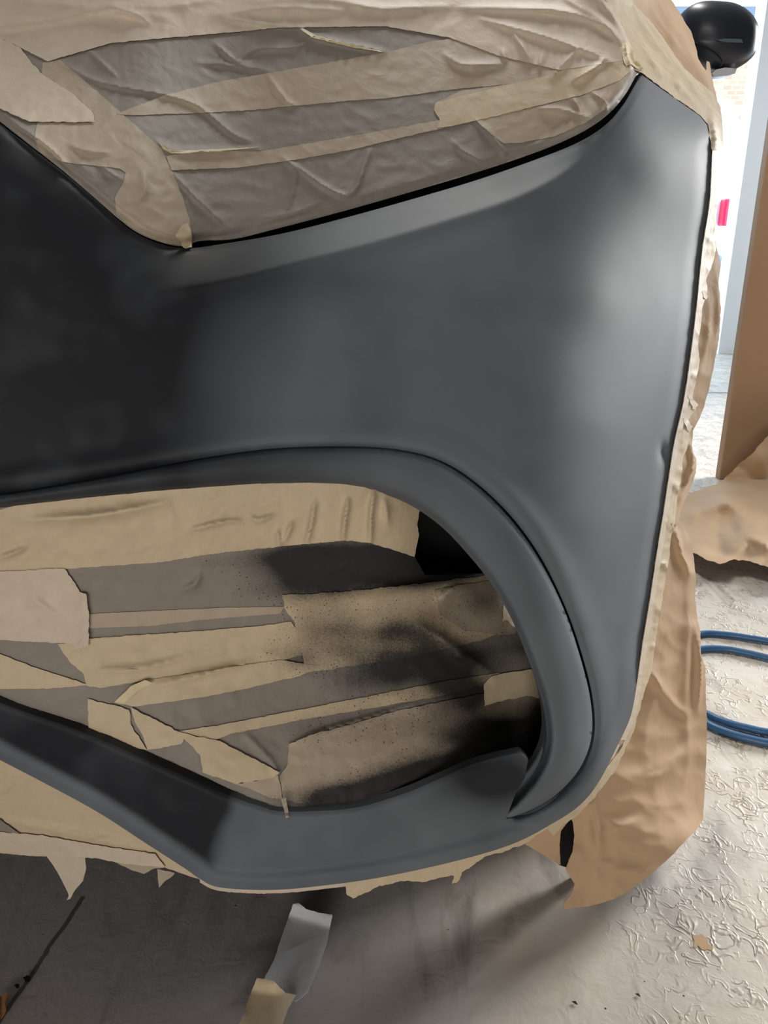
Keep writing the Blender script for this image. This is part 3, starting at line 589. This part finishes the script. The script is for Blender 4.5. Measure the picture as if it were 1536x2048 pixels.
arm = box('mirror_arm', mc[0]-.22, mc[0]-.05, mc[1]-.02, mc[1]+.03, mc[2]-.06, mc[2]-.02, BLACK, None, .008); arm.parent = mo
arm.data.transform(__import__('mathutils').Matrix.Translation(-car.location))

# ------------------------------------------------------------------ board, floor paper, hose
K_ = N('brown_board'); K_.set(K_.mix(K_.noise(2.5, 3), (.46, .285, .165), (.40, .245, .14)), .6, .4)
bx0 = 1.25
tag(box('brown_board', bx0, bx0+1.1, 2.75, 2.79, 0, 1.9, K_.m, None, .004), 'tall brown paper wrapped board standing upright by the doorway', 'board')
def cd(u, v):
    P = np.stack([u, v], -1)
    y = np.minimum(floor_y(v)*.955, 2.63)
    for pts, amp, wd in [([(1390,1030),(1440,1012),(1475,1010)],.06,10),([(1440,1095),(1432,1060),(1450,1020)],-.05,12),([(1450,1005),(1500,950),(1560,870)],.06,22),([(1400,1105),(1450,1118),(1500,1080),(1560,1100)],.05,14),([(1445,1000),(1490,1040),(1560,1050)],.05,12),([(1480,1070),(1530,1090)],.06,10),([(1520,900),(1540,990),(1580,1060)],.05,14)]:
        d, _ = dist(u, v, pts); y = y-.6*amp*np.exp(-(d/wd/1.6)**1.2)
    y = y-.06*np.abs(nz(P, (.010, .015), 31))-.008*np.abs(nz(P, (.03, .04), 33)); return np.minimum(y, floor_y(v)*.992)
tag(sheet('crumpled_brown_paper', [(1330,1010),(1383,985),(1410,975),(1434,968),(1450,955),(1490,920),(1536,872),(1600,830),(1700,860),(1740,1000),(1700,1130),(1600,1150),(1536,1134),(1500,1122),(1470,1118),(1440,1128),(1410,1118),(1388,1106),(1330,1100)], cd, BROWN, sp_=7, thick=.001, jit=3, seed=9),
  'crumpled brown paper lying on the floor against the board', 'masking paper')
def fl(u, v, z=.0075): return floor_at(u, v, z)
HOSE = N('blue_rubber_hose').set((.045, .14, .30), .35, .5).m
hpts = [(1412,1427),(1440,1440),(1490,1455),(1560,1466),(1680,1455),(1760,1400),(1700,1320),(1600,1290),(1545,1283),(1500,1276),(1450,1269),(1400,1268),(1350,1290),(1338,1350),(1365,1412),(1412,1446),(1450,1463),(1500,1478),(1560,1488),(1700,1490),(1830,1410),(1760,1350),(1650,1330),(1560,1320),(1500,1307),(1450,1298),(1400,1298),(1350,1310)]
hw = [fl(u, v) for u, v in sm(hpts, 8)]
tag(tube('air_hose', hw, .0068, HOSE), 'blue air hose coiled on the floor right of the hanging brown paper', 'hose')

# tape on the floor
def ftape(name, poly, mat, curl, label, cat, grp=None):
    def pos(u, v):
        P = floor_at(u, v, 0.0); z = .002+curl(u, v); a, dy, dz = ray(u, v); t = (z-CH)/dz; return np.stack([a*t, dy*t, CH+dz*t], -1)
    o = sheet(name, poly, None, mat, None, sp_=6, thick=.0004, jit=1.2, pos=pos, seed=8); return tag(o, label, cat, grp)
ftape('paper_strip', [(586,1808),(598,1806),(612,1818),(640,1826),(665,1829),(655,1880),(640,1925),(615,1985),(592,2003),(560,1990),(526,1962),(548,1920),(568,1860)], tape_mat('white_paper', (.66, .67, .70), (.58, .58, .60), False),
      lambda u, v: .010+.016*(1-step(dist(u, v, [(590,1806),(665,1829)])[0], 0, 30))+.004*np.sin(u*.05+v*.02), 'white paper strip lying crooked on the floor under the bumper', 'paper strip')
ftape('tape_strip', [(514,1956),(530,1958),(548,1962),(570,1985),(592,1990),(575,2020),(562,2060),(550,2110),(455,2110),(482,2040),(500,1990)], CREAM,
      lambda u, v: .016+.012*(1-step(dist(u, v, [(514,1956),(550,1962)])[0], 0, 30))+.004*np.sin(u*.06), 'cream masking tape piece overlapping the white paper strip on the floor', 'masking tape')
# dry leaf, chips, floor crack
leafm = N('dry_leaf'); leafm.set(leafm.mix(leafm.noise(60, 3), (.10, .035, .012), (.42, .22, .08)), .6)
ftape('dry_leaf', sm([(-30,2040),(-8,2000),(2,1992),(14,1986),(16,1994),(10,2006),(12,2022),(0,2040),(-14,2056)],4), leafm.m, lambda u, v: .003+.006*np.abs(np.sin(u*.12)), 'brown curled dry leaf on the floor at the lower left corner', 'leaf')
for k, (u, v, s) in enumerate([(54,1958,8),(34,1972,5)]):
    ftape('dirt_clump', [(u-s, v-s*.4), (u, v-s), (u+s, v-s*.6), (u+s*.8, v+s*.5), (u-s*.2, v+s*.9)], RUB, lambda a, b: .002+0*a, ['larger dark dirt clump beside the floor crack at lower left', 'smaller dark dirt clump nearest the dry leaf'][k], 'dirt')
def crack(pts, wd, col, name, n):
    L = sm(pts, 5); up = [(p[0]-wd/2, p[1]) for p in L]; dn = [(p[0]+wd/2, p[1]) for p in L[::-1]]
    def pos(u, v): return floor_at(u, v, .0006)
    o = sheet(name, up+dn, None, plain(name+'_dirt', col, .9), None, sp_=8, thick=.0005, jit=2.5, pos=pos, seed=2); o['kind'] = 'structure'
crack([(-30,2085),(20,2010),(60,1955),(100,1890),(130,1850),(165,1795)], 9, (.10, .085, .08), 'trim_4', 1)
RUST = N('rust_stain'); RUST.set(RUST.mix(RUST.noise(90, 4, .7), (.55, .30, .09), (.5, .42, .3)), .7)
o = sheet('trim_5', [(1386,1872),(1400,1868),(1412,1874),(1420,1890),(1426,1898),(1410,1900),(1396,1890),(1388,1896)], None, RUST.m, None, sp_=5, thick=.0003, jit=5, pos=lambda u, v: floor_at(u, v, .0005)); o['kind'] = 'structure'
for k, (u, v, s, lab) in enumerate([(1276,1990,6,'black paint chip on the pale floor below the hanging paper'), (1150,2006,7,'dark sliver on the floor at the shadow edge')]):
    ftape('paint_chip', [(u-s, v-s*.5), (u+s*.2, v-s*.6), (u+s*.9, v+s*.5), (u, v+s*.2)], BLACK, lambda a, b: .0+0*a, lab, 'debris')

# ------------------------------------------------------------------ outside the doorway
def brick():
    k = N('red_brick'); b = k.n('ShaderNodeTexBrick'); k.link(k.map((1, 1, 1), (math.pi/2, 0, 0)), b.inputs['Vector'])
    b.inputs['Scale'].default_value = 3.2; b.inputs['Color1'].default_value = (.55, .22, .14, 1); b.inputs['Color2'].default_value = (.62, .30, .2, 1); b.inputs['Mortar'].default_value = (.7, .6, .55, 1)
    k.set(b.outputs[0], .9); return k.m
house = thing('brick_house', 'red brick house with dark eave seen through the open doorway', 'house', (6.5, 15, -.04))
box('wall', 2, 12, 15, 15.3, -.04, 4.42, brick(), house)
box('eave', 1.6, 12.4, 14.6, 15.3, 4.38, 4.55, plain('dark_eave', (.10, .12, .16), .5), house)
wf = box('window', 7.05, 8.0, 14.96, 15.02, 3.3, 4.15, WHITE, house)
van = thing('white_van', 'white van parked outside the doorway with a red tail light', 'van', (3.0, 9, -.04))
loft('body', [(8.3, 1.4, 3.46, .35, 2.2), (8.36, 1.3, 3.54, .3, 2.28), (10.8, 1.3, 3.6, .3, 2.28), (11.5, 1.35, 3.5, .3, 1.2)], WHITE, van)
def van_pt(u, v): return at(u, v, 8.25)
a0 = van_pt(1446, 398); a1 = van_pt(1466, 452)
box('tail_light', a0[0], a1[0], 8.18, 8.34, a1[2], a0[2], plain('red_lens', (.75, .01, .06), .3), van, .02)
box('rear_bumper', 1.5, 3.42, 8.15, 8.4, .28, .75, plain('blue_grey_bumper', (.16, .22, .36), .5), van, .04)
for yy in (8.9, 10.8):
    bm = bmesh.new(); bmesh.ops.create_cone(bm, cap_ends=True, segments=32, radius1=.34, radius2=.34, depth=.22)
    for q in bm.verts: q.co = Vector((3.40+q.co.z, yy+q.co.x, .30+q.co.y))
    bm_obj('wheel', bm, RUB, van)
